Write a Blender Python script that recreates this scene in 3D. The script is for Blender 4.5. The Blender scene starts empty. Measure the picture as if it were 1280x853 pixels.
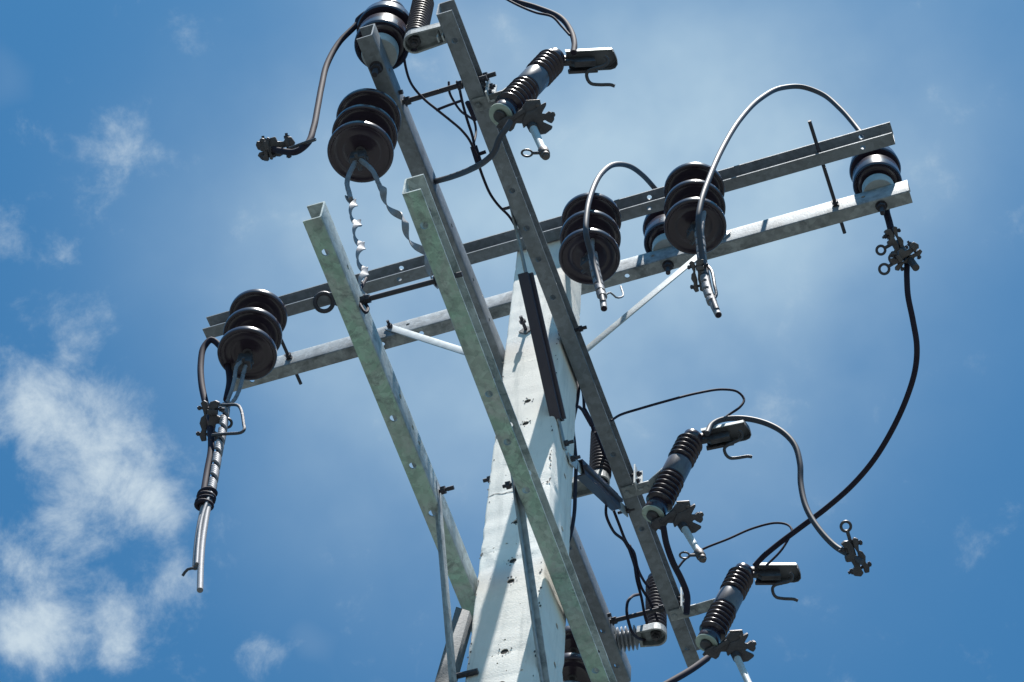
import bpy, bmesh, math, random
from mathutils import Vector, Matrix, noise
random.seed(7)
PI = math.pi
scn = bpy.context.scene
COL = scn.collection

# ------------------------------------------------------------------ camera
CAM = Vector((1.7568, -4.1555, -8.4216)); YAW, PITCH, ROLL, FPX = .4253, 1.0479, .1046, 3084.6
cy_, sy_, cp_, sp_ = math.cos(YAW), math.sin(YAW), math.cos(PITCH), math.sin(PITCH)
FWD = Vector((-sy_*cp_, cy_*cp_, sp_)); RT0 = Vector((cy_, sy_, 0)); UP0 = RT0.cross(FWD)
RT = math.cos(ROLL)*RT0 + math.sin(ROLL)*UP0
UP = -math.sin(ROLL)*RT0 + math.cos(ROLL)*UP0
cd = bpy.data.cameras.new('camera'); cam = bpy.data.objects.new('camera', cd); COL.objects.link(cam)
cam.matrix_world = Matrix(((RT.x, UP.x, -FWD.x, CAM.x), (RT.y, UP.y, -FWD.y, CAM.y), (RT.z, UP.z, -FWD.z, CAM.z), (0, 0, 0, 1)))
cd.sensor_width = 36; cd.lens = 36*FPX/1280; cd.clip_start = .1; cd.clip_end = 5000
scn.camera = cam

# ------------------------------------------------------------------ sun, sky, exposure
SUN = Vector((.12, -.227, 1)).normalized()
ELEV = math.asin(SUN.z); AZ = math.atan2(SUN.x, SUN.y)
ld = bpy.data.lights.new('sun', 'SUN'); ld.energy = 4.9; ld.angle = math.radians(.53); ld.color = (1, .965, .91)
sun = bpy.data.objects.new('sun', ld); COL.objects.link(sun)
sun.rotation_euler = SUN.to_track_quat('Z', 'Y').to_euler()
scn.view_settings.view_transform = 'Standard'; scn.view_settings.look = 'None'
scn.view_settings.gamma = 1; scn.view_settings.exposure = 1.0
scn.view_settings.use_curve_mapping = False

WORG = {}
def pix_dir(u, v):
    return (RT*((u-640)/FPX) + UP*((426.5-v)/FPX) + FWD).normalized()

world = bpy.data.worlds.new('World'); scn.world = world; world.use_nodes = True
nt = world.node_tree; N = nt.nodes; LK = nt.links; N.clear()
def math_node(tree, op, a, b=None, c=None):
    n = tree.nodes.new('ShaderNodeMath'); n.operation = op
    for i, v in enumerate((a, b, c)):
        if v is None: continue
        if isinstance(v, (int, float)): n.inputs[i].default_value = v
        else: tree.links.new(v, n.inputs[i])
    return n.outputs[0]
out = N.new('ShaderNodeOutputWorld'); bg = N.new('ShaderNodeBackground'); bg.inputs['Strength'].default_value = .085
sky = N.new('ShaderNodeTexSky'); sky.sky_type = 'NISHITA'; sky.sun_disc = False
sky.sun_elevation = ELEV; sky.sun_rotation = AZ; sky.altitude = 0; sky.air_density = 1.0; sky.dust_density = .6; sky.ozone_density = 2.5
tc = N.new('ShaderNodeTexCoord')
nrm = N.new('ShaderNodeVectorMath'); nrm.operation = 'NORMALIZE'; LK.new(tc.outputs['Generated'], nrm.inputs[0])
D = nrm.outputs[0]
mp = N.new('ShaderNodeMapping'); mp.inputs['Location'].default_value = (3.1, .7, 1.3); LK.new(D, mp.inputs[0])
def sky_noise(scale, detail, rough, dist=0.):
    n = N.new('ShaderNodeTexNoise'); n.inputs['Scale'].default_value = scale; n.inputs['Detail'].default_value = detail
    n.inputs['Roughness'].default_value = rough; n.inputs['Distortion'].default_value = dist
    LK.new(mp.outputs[0], n.inputs['Vector']); return n.outputs[0]
n_big = sky_noise(9, 3, .5); n_fine = sky_noise(32, 14, .66, .2); n_mid = sky_noise(16, 4, .5)
# cumulus and veil positions: direction of the cloud, its size in degrees and weight
PXD = 180/PI/FPX
def lobe(u, v, s, amp):
    d = pix_dir(u, v); vm = N.new('ShaderNodeVectorMath'); vm.operation = 'DOT_PRODUCT'
    LK.new(D, vm.inputs[0]); vm.inputs[1].default_value = d
    sg = s*PXD*PI/180
    e = math_node(nt, 'MULTIPLY', math_node(nt, 'SUBTRACT', vm.outputs['Value'], 1.0), 2/(sg*sg))
    return math_node(nt, 'MULTIPLY', math_node(nt, 'EXPONENT', e), amp)
def total(lobes):
    t = None
    for l in lobes:
        o = lobe(*l); t = o if t is None else math_node(nt, 'ADD', t, o)
    return t
puff = total([(105, 545, 72, .62), (165, 605, 62, .60), (80, 650, 55, .48), (25, 500, 46, .48), (100, 430, 46, .30), (205, 650, 34, .35), (60, 740, 60, .25),
              (15, 310, 30, .42), (75, 320, 22, .30), (150, 178, 50, .42), (120, 275, 45, .16), (215, 200, 24, .16),
              (225, 720, 42, .58), (150, 772, 38, .52), (45, 800, 56, .58), (15, 700, 30, .30), (140, 828, 32, .40), (325, 815, 30, .46),
              (-120, 560, 120, .5), (-100, 250, 90, .4), (545, 95, 36, .12)])
veil = total([(560, 240, 270, .40), (880, 200, 200, .48), (1080, 130, 180, .20), (960, 360, 220, .26), (700, 60, 240, .20), (1280, 60, 200, .05),
              (330, 330, 180, .18), (640, 520, 260, .30), (950, 620, 200, .10), (1700, 100, 400, .15), (420, 620, 150, .10)])
# general cloudiness so that the sky goes on outside the picture
gen = math_node(nt, 'MULTIPLY', math_node(nt, 'SUBTRACT', n_big, .64), 1.6)
gen = math_node(nt, 'MAXIMUM', gen, 0.0)
ramp = N.new('ShaderNodeMapRange'); ramp.interpolation_type = 'SMOOTHSTEP'
ramp.inputs['From Min'].default_value = .45; ramp.inputs['From Max'].default_value = 1.34
ramp.inputs['To Max'].default_value = .95
LK.new(math_node(nt, 'ADD', math_node(nt, 'ADD', math_node(nt, 'MULTIPLY', math_node(nt, 'SUBTRACT', n_fine, .5), 1.75), .33), math_node(nt, 'MULTIPLY', puff, .94)), ramp.inputs['Value'])
vn = math_node(nt, 'MULTIPLY', veil, math_node(nt, 'MULTIPLY_ADD', n_mid, 1.5, .3))
mask = math_node(nt, 'ADD', ramp.outputs[0], gen)
mask = math_node(nt, 'MINIMUM', mask, .92)
tint = N.new('ShaderNodeMix'); tint.data_type = 'RGBA'; tint.blend_type = 'MULTIPLY'; tint.inputs['Factor'].default_value = 1
LK.new(sky.outputs[0], tint.inputs[6]); tint.inputs[7].default_value = (.285, .70, .83, 1)
vmix = N.new('ShaderNodeMix'); vmix.data_type = 'RGBA'; LK.new(math_node(nt, 'MINIMUM', vn, .9), vmix.inputs['Factor'])
LK.new(tint.outputs[2], vmix.inputs[6]); vmix.inputs[7].default_value = (2.75, 3.75, 4.55, 1)
mix = N.new('ShaderNodeMix'); mix.data_type = 'RGBA'
LK.new(mask, mix.inputs['Factor']); LK.new(vmix.outputs[2], mix.inputs[6]); mix.inputs[7].default_value = (3.7, 4.35, 4.8, 1)
LK.new(mix.outputs[2], bg.inputs[0]); LK.new(bg.outputs[0], out.inputs[0])

# ------------------------------------------------------------------ materials
def mat(name, base, rough=.5, metal=0., base2=None, nscale=20, contrast=.5, bump=0., bscale=120, spec=.5, base3=None, n3=3., t3=.5, under=None, coat=0., rvar=0., streak=None, spangle=0.):
    m = bpy.data.materials.new(name); m.use_nodes = True; t = m.node_tree; b = t.nodes['Principled BSDF']
    b.inputs['Roughness'].default_value = rough; b.inputs['Metallic'].default_value = metal
    b.inputs['Specular IOR Level'].default_value = spec; b.inputs['Coat Weight'].default_value = coat
    b.inputs['Coat Roughness'].default_value = .06
    tcn = t.nodes.new('ShaderNodeTexCoord'); oi = t.nodes.new('ShaderNodeObjectInfo')
    va = t.nodes.new('ShaderNodeVectorMath'); va.operation = 'ADD'
    sc = t.nodes.new('ShaderNodeVectorMath'); sc.operation = 'SCALE'; sc.inputs[0].default_value = (13, 7, 11)
    t.links.new(oi.outputs['Random'], sc.inputs['Scale'])
    t.links.new(tcn.outputs['Object'], va.inputs[0]); t.links.new(sc.outputs[0], va.inputs[1])
    V = va.outputs[0]
    def nz(scale, det=6, ro=.6, dist=0):
        n = t.nodes.new('ShaderNodeTexNoise'); n.inputs['Scale'].default_value = scale; n.inputs['Detail'].default_value = det
        n.inputs['Roughness'].default_value = ro; n.inputs['Distortion'].default_value = dist; t.links.new(V, n.inputs['Vector']); return n.outputs[0]
    def rng(x, lo, hi):
        r = t.nodes.new('ShaderNodeMapRange'); r.inputs['From Min'].default_value = lo; r.inputs['From Max'].default_value = hi
        t.links.new(x, r.inputs['Value']); return r.outputs[0]
    def mx(f, a, c):
        n = t.nodes.new('ShaderNodeMix'); n.data_type = 'RGBA'; t.links.new(f, n.inputs[0])
        for i, q in ((6, a), (7, c)):
            if isinstance(q, tuple): n.inputs[i].default_value = q+(1,)
            else: t.links.new(q, n.inputs[i])
        return n.outputs[2]
    colr = None
    if base2:
        h = .5*(1-contrast)*.6
        colr = mx(rng(nz(nscale), .5-h-.02, .5+h+.02), base, base2)
    if base3:
        colr = mx(rng(nz(n3, 8, .7, .4), t3, t3+.12), colr if colr else base, base3)
    if under:   # algae growing on the shaded underside
        g = t.nodes.new('ShaderNodeNewGeometry'); sp = t.nodes.new('ShaderNodeSeparateXYZ'); t.links.new(g.outputs['True Normal'], sp.inputs[0])
        f = math_node(t, 'MULTIPLY', math_node(t, 'LESS_THAN', sp.outputs[2], -.6), rng(nz(5.5, 9, .72, .8), .36, .60))
        so = t.nodes.new('ShaderNodeSeparateXYZ'); t.links.new(tcn.outputs['Object'], so.inputs[0])
        f = math_node(t, 'MULTIPLY', f, math_node(t, 'LESS_THAN', so.outputs[2], .03))
        f = math_node(t, 'MULTIPLY', f, .85)
        colr = mx(f, colr, under)
        f2 = math_node(t, 'MULTIPLY', rng(nz(11, 10, .8, 1.5), .52, .62), .72)
        colr = mx(f2, colr, (.17, .22, .215))
    if streak:
        mpn = t.nodes.new('ShaderNodeMapping'); mpn.inputs['Scale'].default_value = streak[2]; t.links.new(V, mpn.inputs[0])
        sn = t.nodes.new('ShaderNodeTexNoise'); sn.inputs['Scale'].default_value = 1; sn.inputs['Detail'].default_value = 8; sn.inputs['Roughness'].default_value = .65; t.links.new(mpn.outputs[0], sn.inputs['Vector'])
        colr = mx(math_node(t, 'MULTIPLY', rng(sn.outputs[0], .50, .72), streak[1]), colr, streak[0])
    if spangle:
        vo = t.nodes.new('ShaderNodeTexVoronoi'); vo.inputs['Scale'].default_value = 55; t.links.new(V, vo.inputs['Vector'])
        bw = t.nodes.new('ShaderNodeSeparateColor'); t.links.new(vo.outputs['Color'], bw.inputs[0])
        hv = t.nodes.new('ShaderNodeHueSaturation'); t.links.new(colr, hv.inputs['Color']); t.links.new(math_node(t, 'MULTIPLY_ADD', bw.outputs[0], spangle, 1-spangle/2), hv.inputs['Value'])
        colr = hv.outputs[0]
    if colr: t.links.new(colr, b.inputs['Base Color'])
    else: b.inputs['Base Color'].default_value = base+(1,)
    if rvar:
        t.links.new(math_node(t, 'MULTIPLY_ADD', nz(nscale*1.7), rvar, rough-rvar/2), b.inputs['Roughness'])
    if bump:
        bn = t.nodes.new('ShaderNodeBump'); bn.inputs['Strength'].default_value = bump; bn.inputs['Distance'].default_value = .004
        t.links.new(nz(bscale, 5, .65), bn.inputs['Height']); t.links.new(bn.outputs[0], b.inputs['Normal'])
    return m
M = {}
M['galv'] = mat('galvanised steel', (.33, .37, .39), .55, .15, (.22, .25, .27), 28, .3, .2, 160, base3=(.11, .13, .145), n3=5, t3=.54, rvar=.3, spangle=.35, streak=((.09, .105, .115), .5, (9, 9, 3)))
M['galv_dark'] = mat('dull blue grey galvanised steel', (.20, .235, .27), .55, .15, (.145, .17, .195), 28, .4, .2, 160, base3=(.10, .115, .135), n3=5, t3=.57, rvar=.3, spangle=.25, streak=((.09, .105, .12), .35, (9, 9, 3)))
M['galv_green'] = mat('weathered galvanised steel with algae', (.46, .52, .52), .55, .15, (.34, .40, .40), 16, .3, .2, 140, base3=(.22, .27, .27), n3=8, t3=.54, under=(.31, .54, .44), rvar=.3, spangle=.3, streak=((.20, .25, .25), .6, (16, 3.5, 16)))
M['bright'] = mat('bright galvanised plate', (.50, .55, .57), .5, .2, (.34, .38, .41), 30, .2, .1, rvar=.2)
M['bolt'] = mat('dull bolt steel', (.060, .060, .075), .55, .4, (.035, .035, .045), 60, .2)
M['concrete'] = mat('whitewashed concrete', (.80, .78, .73), .9, 0, (.68, .67, .63), 9, .25, .35, 170, base3=(.40, .42, .41), n3=6, t3=.60, streak=((.36, .385, .375), .62, (24, 24, 2.2)))
M['hole'] = mat('dirty bolt hole lining with painted shade', (.022, .02, .02), 1., 0, (.035, .032, .03), 60, .2)  # near-black colour paints in the shade of the hole's depth, with some dirt
M['pit'] = mat('dark pitted concrete', (.07, .07, .07), .95, 0, (.12, .12, .12), 90, .2)
M['glaze'] = mat('brown glazed porcelain', (.036, .028, .042), .24, 0, (.028, .021, .033), 12, .2, spec=.5, coat=.15)
M['band'] = mat('glaze band with painted reflections', (.13, .13, .15), .3, 0, (.08, .08, .095), 14, .3, spec=.5, streak=((.04, .035, .05), .7, (60, 60, 5)))  # pale tone and dark streaks paint reflections onto the glaze
M['rubber'] = mat('black silicone housing', (.045, .040, .052), .42, 0, (.055, .048, .062), 20, .2)
M['rubber2'] = mat('grey insulating arm', (.30, .32, .35), .4, 0, (.24, .26, .29), 20, .2)
M['cable'] = mat('black insulated cable', (.020, .017, .030), .7, 0, (.032, .028, .042), 12, .3, .05, 60, spec=.10)
M['cable_grey'] = mat('grey weathered cable', (.065, .072, .092), .55, 0, (.045, .05, .066), 14, .3, spec=.25)
M['alu'] = mat('stranded aluminium', (.26, .27, .30), .6, .15, (.17, .18, .205), 60, .2, .15, 300, spec=.3)
M['tube'] = mat('pale fibre tube', (.46, .53, .57), .5, 0, (.41, .48, .52), 14, .5)
M['cast'] = mat('dark cast hardware', (.075, .075, .085), .5, .3, (.04, .04, .05), 40, .2, .3, 120)
M['bronze'] = mat('weathered bronze casting', (.13, .12, .12), .55, .35, (.06, .055, .06), 40, .2, .3, 120)
M['hood'] = mat('tinned contact plate', (.13, .14, .16), .5, .3, (.09, .10, .115), 30, .2)
M['hood_edge'] = mat('hood lip painted as sunlit', (.40, .44, .46), .5, .2, (.32, .36, .38), 30, .2)  # paler copy of the hood metal, sunlight painted on its near lip
M['cement'] = mat('pale cement base', (.44, .49, .51), .8, 0, (.35, .40, .42), 40, .2, .3)
M['washer'] = mat('greenish zinc washer', (.40, .50, .45), .6, .1, (.28, .36, .33), 30, .3, base3=(.2, .17, .1), n3=14, t3=.6)
M['rust'] = mat('rusting angle steel', (.16, .17, .18), .75, .1, (.11, .115, .12), 40, .2, .4, base3=(.13, .10, .09), n3=7, t3=.58)
M['guard'] = mat('dark plastic guard', (.032, .027, .045), .5, 0, (.045, .04, .058), 10, .3)
M['ground'] = mat('dry grass and soil', (.065, .07, .065), .95, 0, (.095, .095, .09), 1.2, .2, .5, 20, base3=(.045, .06, .045), n3=.3, t3=.5)

# ------------------------------------------------------------------ helpers
def V(*a): return Vector(a)
def at(u, v, x=None, y=None, z=None):
    """where the line of sight through a photo point meets the plane x, y or z = value"""
    r = pix_dir(u, v)
    for i, k in enumerate((x, y, z)):
        if k is not None: return CAM + r*((k-CAM[i])/r[i])
def frame(a, ref=None):
    a = a.normalized(); ref = ref or (V(0, 0, 1) if abs(a.z) < .9 else V(1, 0, 0))
    u = a.cross(ref).normalized(); w = u.cross(a).normalized(); return u, w, a
class MB:
    def __init__(s): s.v = []; s.f = []
    def add(s, vs, fs):
        o = len(s.v); s.v += [Vector(x) for x in vs]; s.f += [[o+i for i in f] for f in fs]; return s
    def box(s, c, X, Y, Z):
        """centre and three half-axis vectors"""
        vs = [c+X*a+Y*b+Z*d for a in (-1, 1) for b in (-1, 1) for d in (-1, 1)]
        return s.add(vs, [(0, 1, 3, 2), (4, 6, 7, 5), (0, 4, 5, 1), (2, 3, 7, 6), (0, 2, 6, 4), (1, 5, 7, 3)])
    def cyl(s, a, b, r0, r1=None, n=16, rot=0.):
        r1 = r0 if r1 is None else r1; u, w, _ = frame(b-a); vs = []
        for p, r in ((a, r0), (b, r1)):
            vs += [p+(u*math.cos(2*PI*i/n+rot)+w*math.sin(2*PI*i/n+rot))*r for i in range(n)]
        return s.add(vs, [(i, (i+1) % n, n+(i+1) % n, n+i) for i in range(n)]+[tuple(range(n))[::-1], tuple(range(n, 2*n))])
    def lathe(s, prof, o=None, ax=None, n=40):
        o = o or V(0, 0, 0); u, w, a = frame(ax or V(0, 0, 1)); vs = []; fs = []
        for r, z in prof:
            vs += [o+a*z+(u*math.cos(2*PI*i/n)+w*math.sin(2*PI*i/n))*r for i in range(n)]
        m = len(prof)
        for j in range(m-1):
            fs += [(j*n+i, j*n+(i+1) % n, (j+1)*n+(i+1) % n, (j+1)*n+i) for i in range(n)]
        if prof[0][0] > 0: fs.append(tuple(range(n))[::-1])
        if prof[-1][0] > 0: fs.append(tuple(range((m-1)*n, m*n)))
        return s.add(vs, fs)
    def prism(s, poly, o, X, Y, Z, h):
        """polygon in the X,Y plane pushed by +-h/2 along Z"""
        n = len(poly); vs = [o+X*p[0]+Y*p[1]+Z*k*h/2 for k in (-1, 1) for p in poly]
        return s.add(vs, [tuple(range(n))[::-1], tuple(range(n, 2*n))]+[(i, (i+1) % n, n+(i+1) % n, n+i) for i in range(n)])
    def torus(s, c, X, Y, R, r, n=24, k=8, R2=None):
        R2 = R2 or R; Z = X.cross(Y).normalized(); vs = []; fs = []
        for i in range(n):
            a = 2*PI*i/n; d = X*math.cos(a)*R+Y*math.sin(a)*R2; dn = d.normalized()
            for j in range(k):
                b = 2*PI*j/k; vs.append(c+d+dn*math.cos(b)*r+Z*math.sin(b)*r)
        for i in range(n):
            for j in range(k):
                fs.append((i*k+j, i*k+(j+1) % k, ((i+1) % n)*k+(j+1) % k, ((i+1) % n)*k+j))
        return s.add(vs, fs)
    def tube(s, pts, r, n=12, lobes=0, pitch=.1, amp=.14, smooth=True, step=.012, groove=None, cap=True):
        P = spline(pts, step) if smooth else [Vector(p) for p in pts]
        rs = r if callable(r) else (lambda t: r)
        T = [((P[min(i+1, len(P)-1)]-P[max(i-1, 0)]).normalized()) for i in range(len(P))]
        u, w, _ = frame(T[0]); vs = []; fs = []; L = 0; tot = sum((P[i+1]-P[i]).length for i in range(len(P)-1))
        for i, p in enumerate(P):
            if i:
                L += (p-P[i-1]).length; q = T[i-1].rotation_difference(T[i]); u = q @ u; u = (u-T[i]*u.dot(T[i])).normalized()
            w = T[i].cross(u)
            for j in range(n):
                a = 2*PI*j/n; rr = rs(L/tot)
                if lobes: rr *= 1+amp*abs(math.cos(lobes*.5*(a+2*PI*L/pitch)))-amp*.5
                if groove:
                    fq = (a/(2*PI)+L/groove[0]) % 1.; dd = abs(fq-.5)*2
                    rr += groove[1]*(1 if dd < groove[2] else 0)*(1+.10*math.cos(dd*22))
                vs.append(p+(u*math.cos(a)+w*math.sin(a))*rr)
        m = len(P)
        for i in range(m-1):
            fs += [(i*n+j, i*n+(j+1) % n, (i+1)*n+(j+1) % n, (i+1)*n+j) for j in range(n)]
        if cap: fs += [tuple(range(n))[::-1], tuple(range((m-1)*n, m*n))]
        return s.add(vs, fs)
    def ribbon(s, pts, R, wd, th, pitch, phase=0., step=.008, R1=None):
        """flat strip wound as a helix of radius R about a curve"""
        P = spline(pts, step); R1 = R if R1 is None else R1
        T = [((P[min(i+1, len(P)-1)]-P[max(i-1, 0)]).normalized()) for i in range(len(P))]
        u, w, _ = frame(T[0]); C = []; Q = []; L = 0
        for i, p in enumerate(P):
            if i:
                L += (p-P[i-1]).length; q = T[i-1].rotation_difference(T[i]); u = q @ u; u = (u-T[i]*u.dot(T[i])).normalized()
            w = T[i].cross(u); a = 2*PI*L/pitch+phase; rr = R+(R1-R)*i/(len(P)-1)
            d = u*math.cos(a)+w*math.sin(a); C.append(p+d*rr); Q.append(d)
        vs = []; fs = []; m = len(C)
        for i in range(m):
            t = (C[min(i+1, m-1)]-C[max(i-1, 0)]).normalized(); d = (Q[i]-t*Q[i].dot(t)).normalized(); b = t.cross(d)
            vs += [C[i]+b*wd/2+d*th/2, C[i]-b*wd/2+d*th/2, C[i]-b*wd/2-d*th/2, C[i]+b*wd/2-d*th/2]
        for i in range(m-1):
            fs += [(i*4+j, i*4+(j+1) % 4, (i+1)*4+(j+1) % 4, (i+1)*4+j) for j in range(4)]
        fs += [(3, 2, 1, 0), (m*4-4, m*4-3, m*4-2, m*4-1)]
        return s.add(vs, fs)
    def build(s, name, m, parent=None, org=None, ang=35, bevel=0., bseg=2, cut=None, selfx=False):
        me = bpy.data.meshes.new(name); o = bpy.data.objects.new(name, me); COL.objects.link(o)
        org = org if org is not None else V(0, 0, 0)
        me.from_pydata([tuple(v-org) for v in s.v], [], s.f)
        bm = bmesh.new(); bm.from_mesh(me); bmesh.ops.recalc_face_normals(bm, faces=bm.faces); bm.to_mesh(me); bm.free()
        if parent is not None:
            o.parent = parent; o.location = org-WORG.get(parent.name, parent.location)
        else: o.location = org
        WORG[o.name] = org.copy()
        mods = False
        if cut:
            cm = bpy.data.meshes.new('cut'); co = bpy.data.objects.new('cut', cm); COL.objects.link(co)
            cm.from_pydata([tuple(v-org) for v in cut.v], [], cut.f)
            bm = bmesh.new(); bm.from_mesh(cm); bmesh.ops.recalc_face_normals(bm, faces=bm.faces); bm.to_mesh(cm); bm.free()
            co.location = o.location if parent is None else org
            md = o.modifiers.new('b', 'BOOLEAN'); md.object = co; md.operation = 'DIFFERENCE'; md.solver = 'EXACT'; md.use_self = selfx; mods = True
        if bevel:
            md = o.modifiers.new('bv', 'BEVEL'); md.width = bevel; md.segments = bseg; md.limit_method = 'ANGLE'; md.angle_limit = math.radians(40); mods = True
        if mods:
            bpy.context.view_layer.update(); dg = bpy.context.evaluated_depsgraph_get()
            nm = bpy.data.meshes.new_from_object(o.evaluated_get(dg)); o.modifiers.clear(); o.data = nm; nm.name = name; me = nm
            if cut: bpy.data.objects.remove(co); bpy.data.meshes.remove(cm)
        me.polygons.foreach_set('use_smooth', [True]*len(me.polygons))
        me.set_sharp_from_angle(angle=math.radians(ang))
        me.materials.clear(); me.materials.append(m if not isinstance(m, str) else M[m]); me.update()
        return o
def spline(pts, step=.012):
    P = [Vector(p) for p in pts]; P = [P[0]*2-P[1]]+P+[P[-1]*2-P[-2]]; out = []
    for i in range(1, len(P)-2):
        a, b, c, d = P[i-1:i+3]; n = max(2, int((c-b).length/step))
        t0 = 0.; t1 = max((b-a).length, 1e-5)**.5; t2 = t1+max((c-b).length, 1e-5)**.5; t3 = t2+max((d-c).length, 1e-5)**.5
        for k in range(n):
            t = t1+(t2-t1)*k/n
            A1 = a*((t1-t)/(t1-t0))+b*((t-t0)/(t1-t0)); A2 = b*((t2-t)/(t2-t1))+c*((t-t1)/(t2-t1)); A3 = c*((t3-t)/(t3-t2))+d*((t-t2)/(t3-t2))
            B1 = A1*((t2-t)/(t2-t0))+A2*((t-t0)/(t2-t0)); B2 = A2*((t3-t)/(t3-t1))+A3*((t-t1)/(t3-t1))
            out.append(B1*((t2-t)/(t2-t1))+B2*((t-t1)/(t2-t1)))
    out.append(P[-2]); return out
def thing(name, label, cat, loc, group=None):
    o = bpy.data.objects.new(name, None); COL.objects.link(o); o.location = loc; o.empty_display_size = .05
    return tag(o, label, cat, group)
def tag(o, label, cat, group=None):
    o['label'] = label; o['category'] = cat
    if group: o['group'] = group
    return o
def copy_tree(o, parent=None):
    c = o.copy(); COL.objects.link(c)
    if parent is not None: c.parent = parent
    for ch in [k for k in bpy.data.objects if k.parent == o]: copy_tree(ch, c)
    return c
def nut(mb, p, ax, r=.014, h=.014): return mb.cyl(p-ax*h/2, p+ax*h/2, r, n=6)

# ------------------------------------------------------------------ ground
g = MB(); R_ = 2500; ring = [0.001, 3, 8, 20, 60, 200, 700, R_]
g.lathe([(r, -10+.02*math.sin(r)) for r in ring], n=64)
go = g.build('ground', 'ground', ang=80); go['kind'] = 'structure'

# ------------------------------------------------------------------ concrete pole
def hx(z): return .1023-z*.0045
def hy(z): return .0991-z*.0043
pm = MB(); zs = [-10.2+.25*i for i in range(26)]+[-3.75+.025*i for i in range(153)]
ch = .010; rnd = random.Random(3); vs = []; fs = []
def sect(z):
    a, b = hx(z), hy(z); pts = []
    for sx, sy, hor in ((-1, -1, 0), (1, -1, 1), (1, 1, 0), (-1, 1, 1)):
        cA = (sx*a, sy*(b-ch)); cB = (sx*(a-ch), sy*b)
        e = [cA, (sx*(a-ch*.3), sy*(b-ch*.3)), cB]
        if hor: e = e[::-1]
        pts += [(p, 1) for p in e]
    return pts
ns = 0
for z in zs:
    P = sect(z); ns = len(P)
    for (x, y), c in P:
        k = noise.noise(V(x*9, y*9, z*7))*.35+noise.noise(V(x*30, y*30, z*75))*.75-.08
        dd = -.0045*max(0, k)*2.4*c if z > -3.8 else 0
        l = math.hypot(x, y); vs.append(V(x+x/l*dd, y+y/l*dd, z+noise.noise(V(x*60, y*60, z*60))*.0005))
for j in range(len(zs)-1):
    fs += [(j*ns+i, j*ns+(i+1) % ns, (j+1)*ns+(i+1) % ns, (j+1)*ns+i) for i in range(ns)]
fs += [tuple(range(ns))[::-1], tuple(range((len(zs)-1)*ns, len(zs)*ns))]
pm.add(vs, fs)
cut = MB()
for z in (-1.164, -1.311, -1.909, -2.126, -2.236, -2.594, -2.75, -3.0): cut.cyl(V(.004, .02, z), V(.004, -.16, z), .0118, .0125, n=16)
for z in (-1.498, -1.812, -2.339, -2.532, -2.8): cut.cyl(V(.06, .025, z), V(.17, .025, z), .011, n=14)
rp = random.Random(11)
for _ in range(46):      # blow holes of the casting
    x = rp.uniform(-.09, .09); z = rp.uniform(-3.2, -.6); r = rp.choice([.0018, .0024, .0032, .0042])
    cut.cyl(V(x, -hy(z)+r*1.5, z), V(x, -hy(z)-.01, z), r, r*1.2, n=7, rot=rp.random())
pole = thing('concrete_pole', 'whitewashed square concrete pole with rough corners and bolt holes', 'utility pole', V(0, 0, -10))
pm.build('pole_shaft', 'concrete', pole, V(0, 0, 0), ang=50, cut=cut, selfx=True)
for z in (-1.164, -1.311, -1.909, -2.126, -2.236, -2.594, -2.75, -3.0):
    mb = MB(); mb.lathe([(.0113, 0), (.0112, .085), (.001, .085)], V(.004, -hy(z)+.003, z), V(0, 1, 0), n=16); mb.build('bolt_hole_shade_lining', 'hole', pole, V(.004, -hy(z), z))  # added dark sleeve, darkens the cut hole like deep shade
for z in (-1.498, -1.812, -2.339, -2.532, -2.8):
    mb = MB(); mb.lathe([(.0108, 0), (.0107, .040), (.001, .040)], V(hx(z)-.003, .025, z), V(-1, 0, 0), n=16); mb.build('bolt_hole_shade_lining', 'hole', pole, V(hx(z), .025, z))
chip = MB()
for _ in range(70):      # broken edges and spalled spots round the corners and holes
    z = rp.uniform(-3.1, -.4); s_ = rp.choice([-1, 1, 1]); r = rp.uniform(.0015, .004)
    c = V(s_*(hx(z)-rp.uniform(.001, .014)), -hy(z)-.0004, z)
    chip.prism([(math.cos(a)*r*rp.uniform(.5, 1.4), math.sin(a)*r*rp.uniform(.8, 2.6)) for a in [i*PI/3.5 for i in range(7)]], c, V(1, 0, 0), V(0, 0, 1), V(0, 1, 0), .0012)
for z0 in (-1.164, -1.311, -1.909, -2.126, -2.236, -2.594):
    for k in range(7):
        a = rp.uniform(0, 2*PI); rr = rp.uniform(.013, .024); r = rp.uniform(.001, .003)
        chip.prism([(math.cos(b)*r*rp.uniform(.6, 1.5), math.sin(b)*r*rp.uniform(.6, 1.6)) for b in [i*PI/3 for i in range(6)]], V(.004+rr*math.cos(a), -hy(z0)-.0004, z0+rr*math.sin(a)), V(1, 0, 0), V(0, 0, 1), V(0, 1, 0), .0012)
zc = -1.72
for k in range(26):
    x0 = -.107+.0075*k; x1 = x0+.0078; f_ = lambda x: zc+.030*(x+.1)+.006*math.sin(x*55)+.003*math.sin(x*140)
    a_, b__ = V(x0, -hy(zc)-.0003, f_(x0)), V(x1, -hy(zc)-.0003, f_(x1)); chip.box((a_+b__)/2, (b__-a_)/2, V(0, .0004, 0), V(0, 0, .0006+.0004*(k % 3)))
co = chip.build('chipped_spots', 'pit', pole); co['kind'] = 'stuff'

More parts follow.
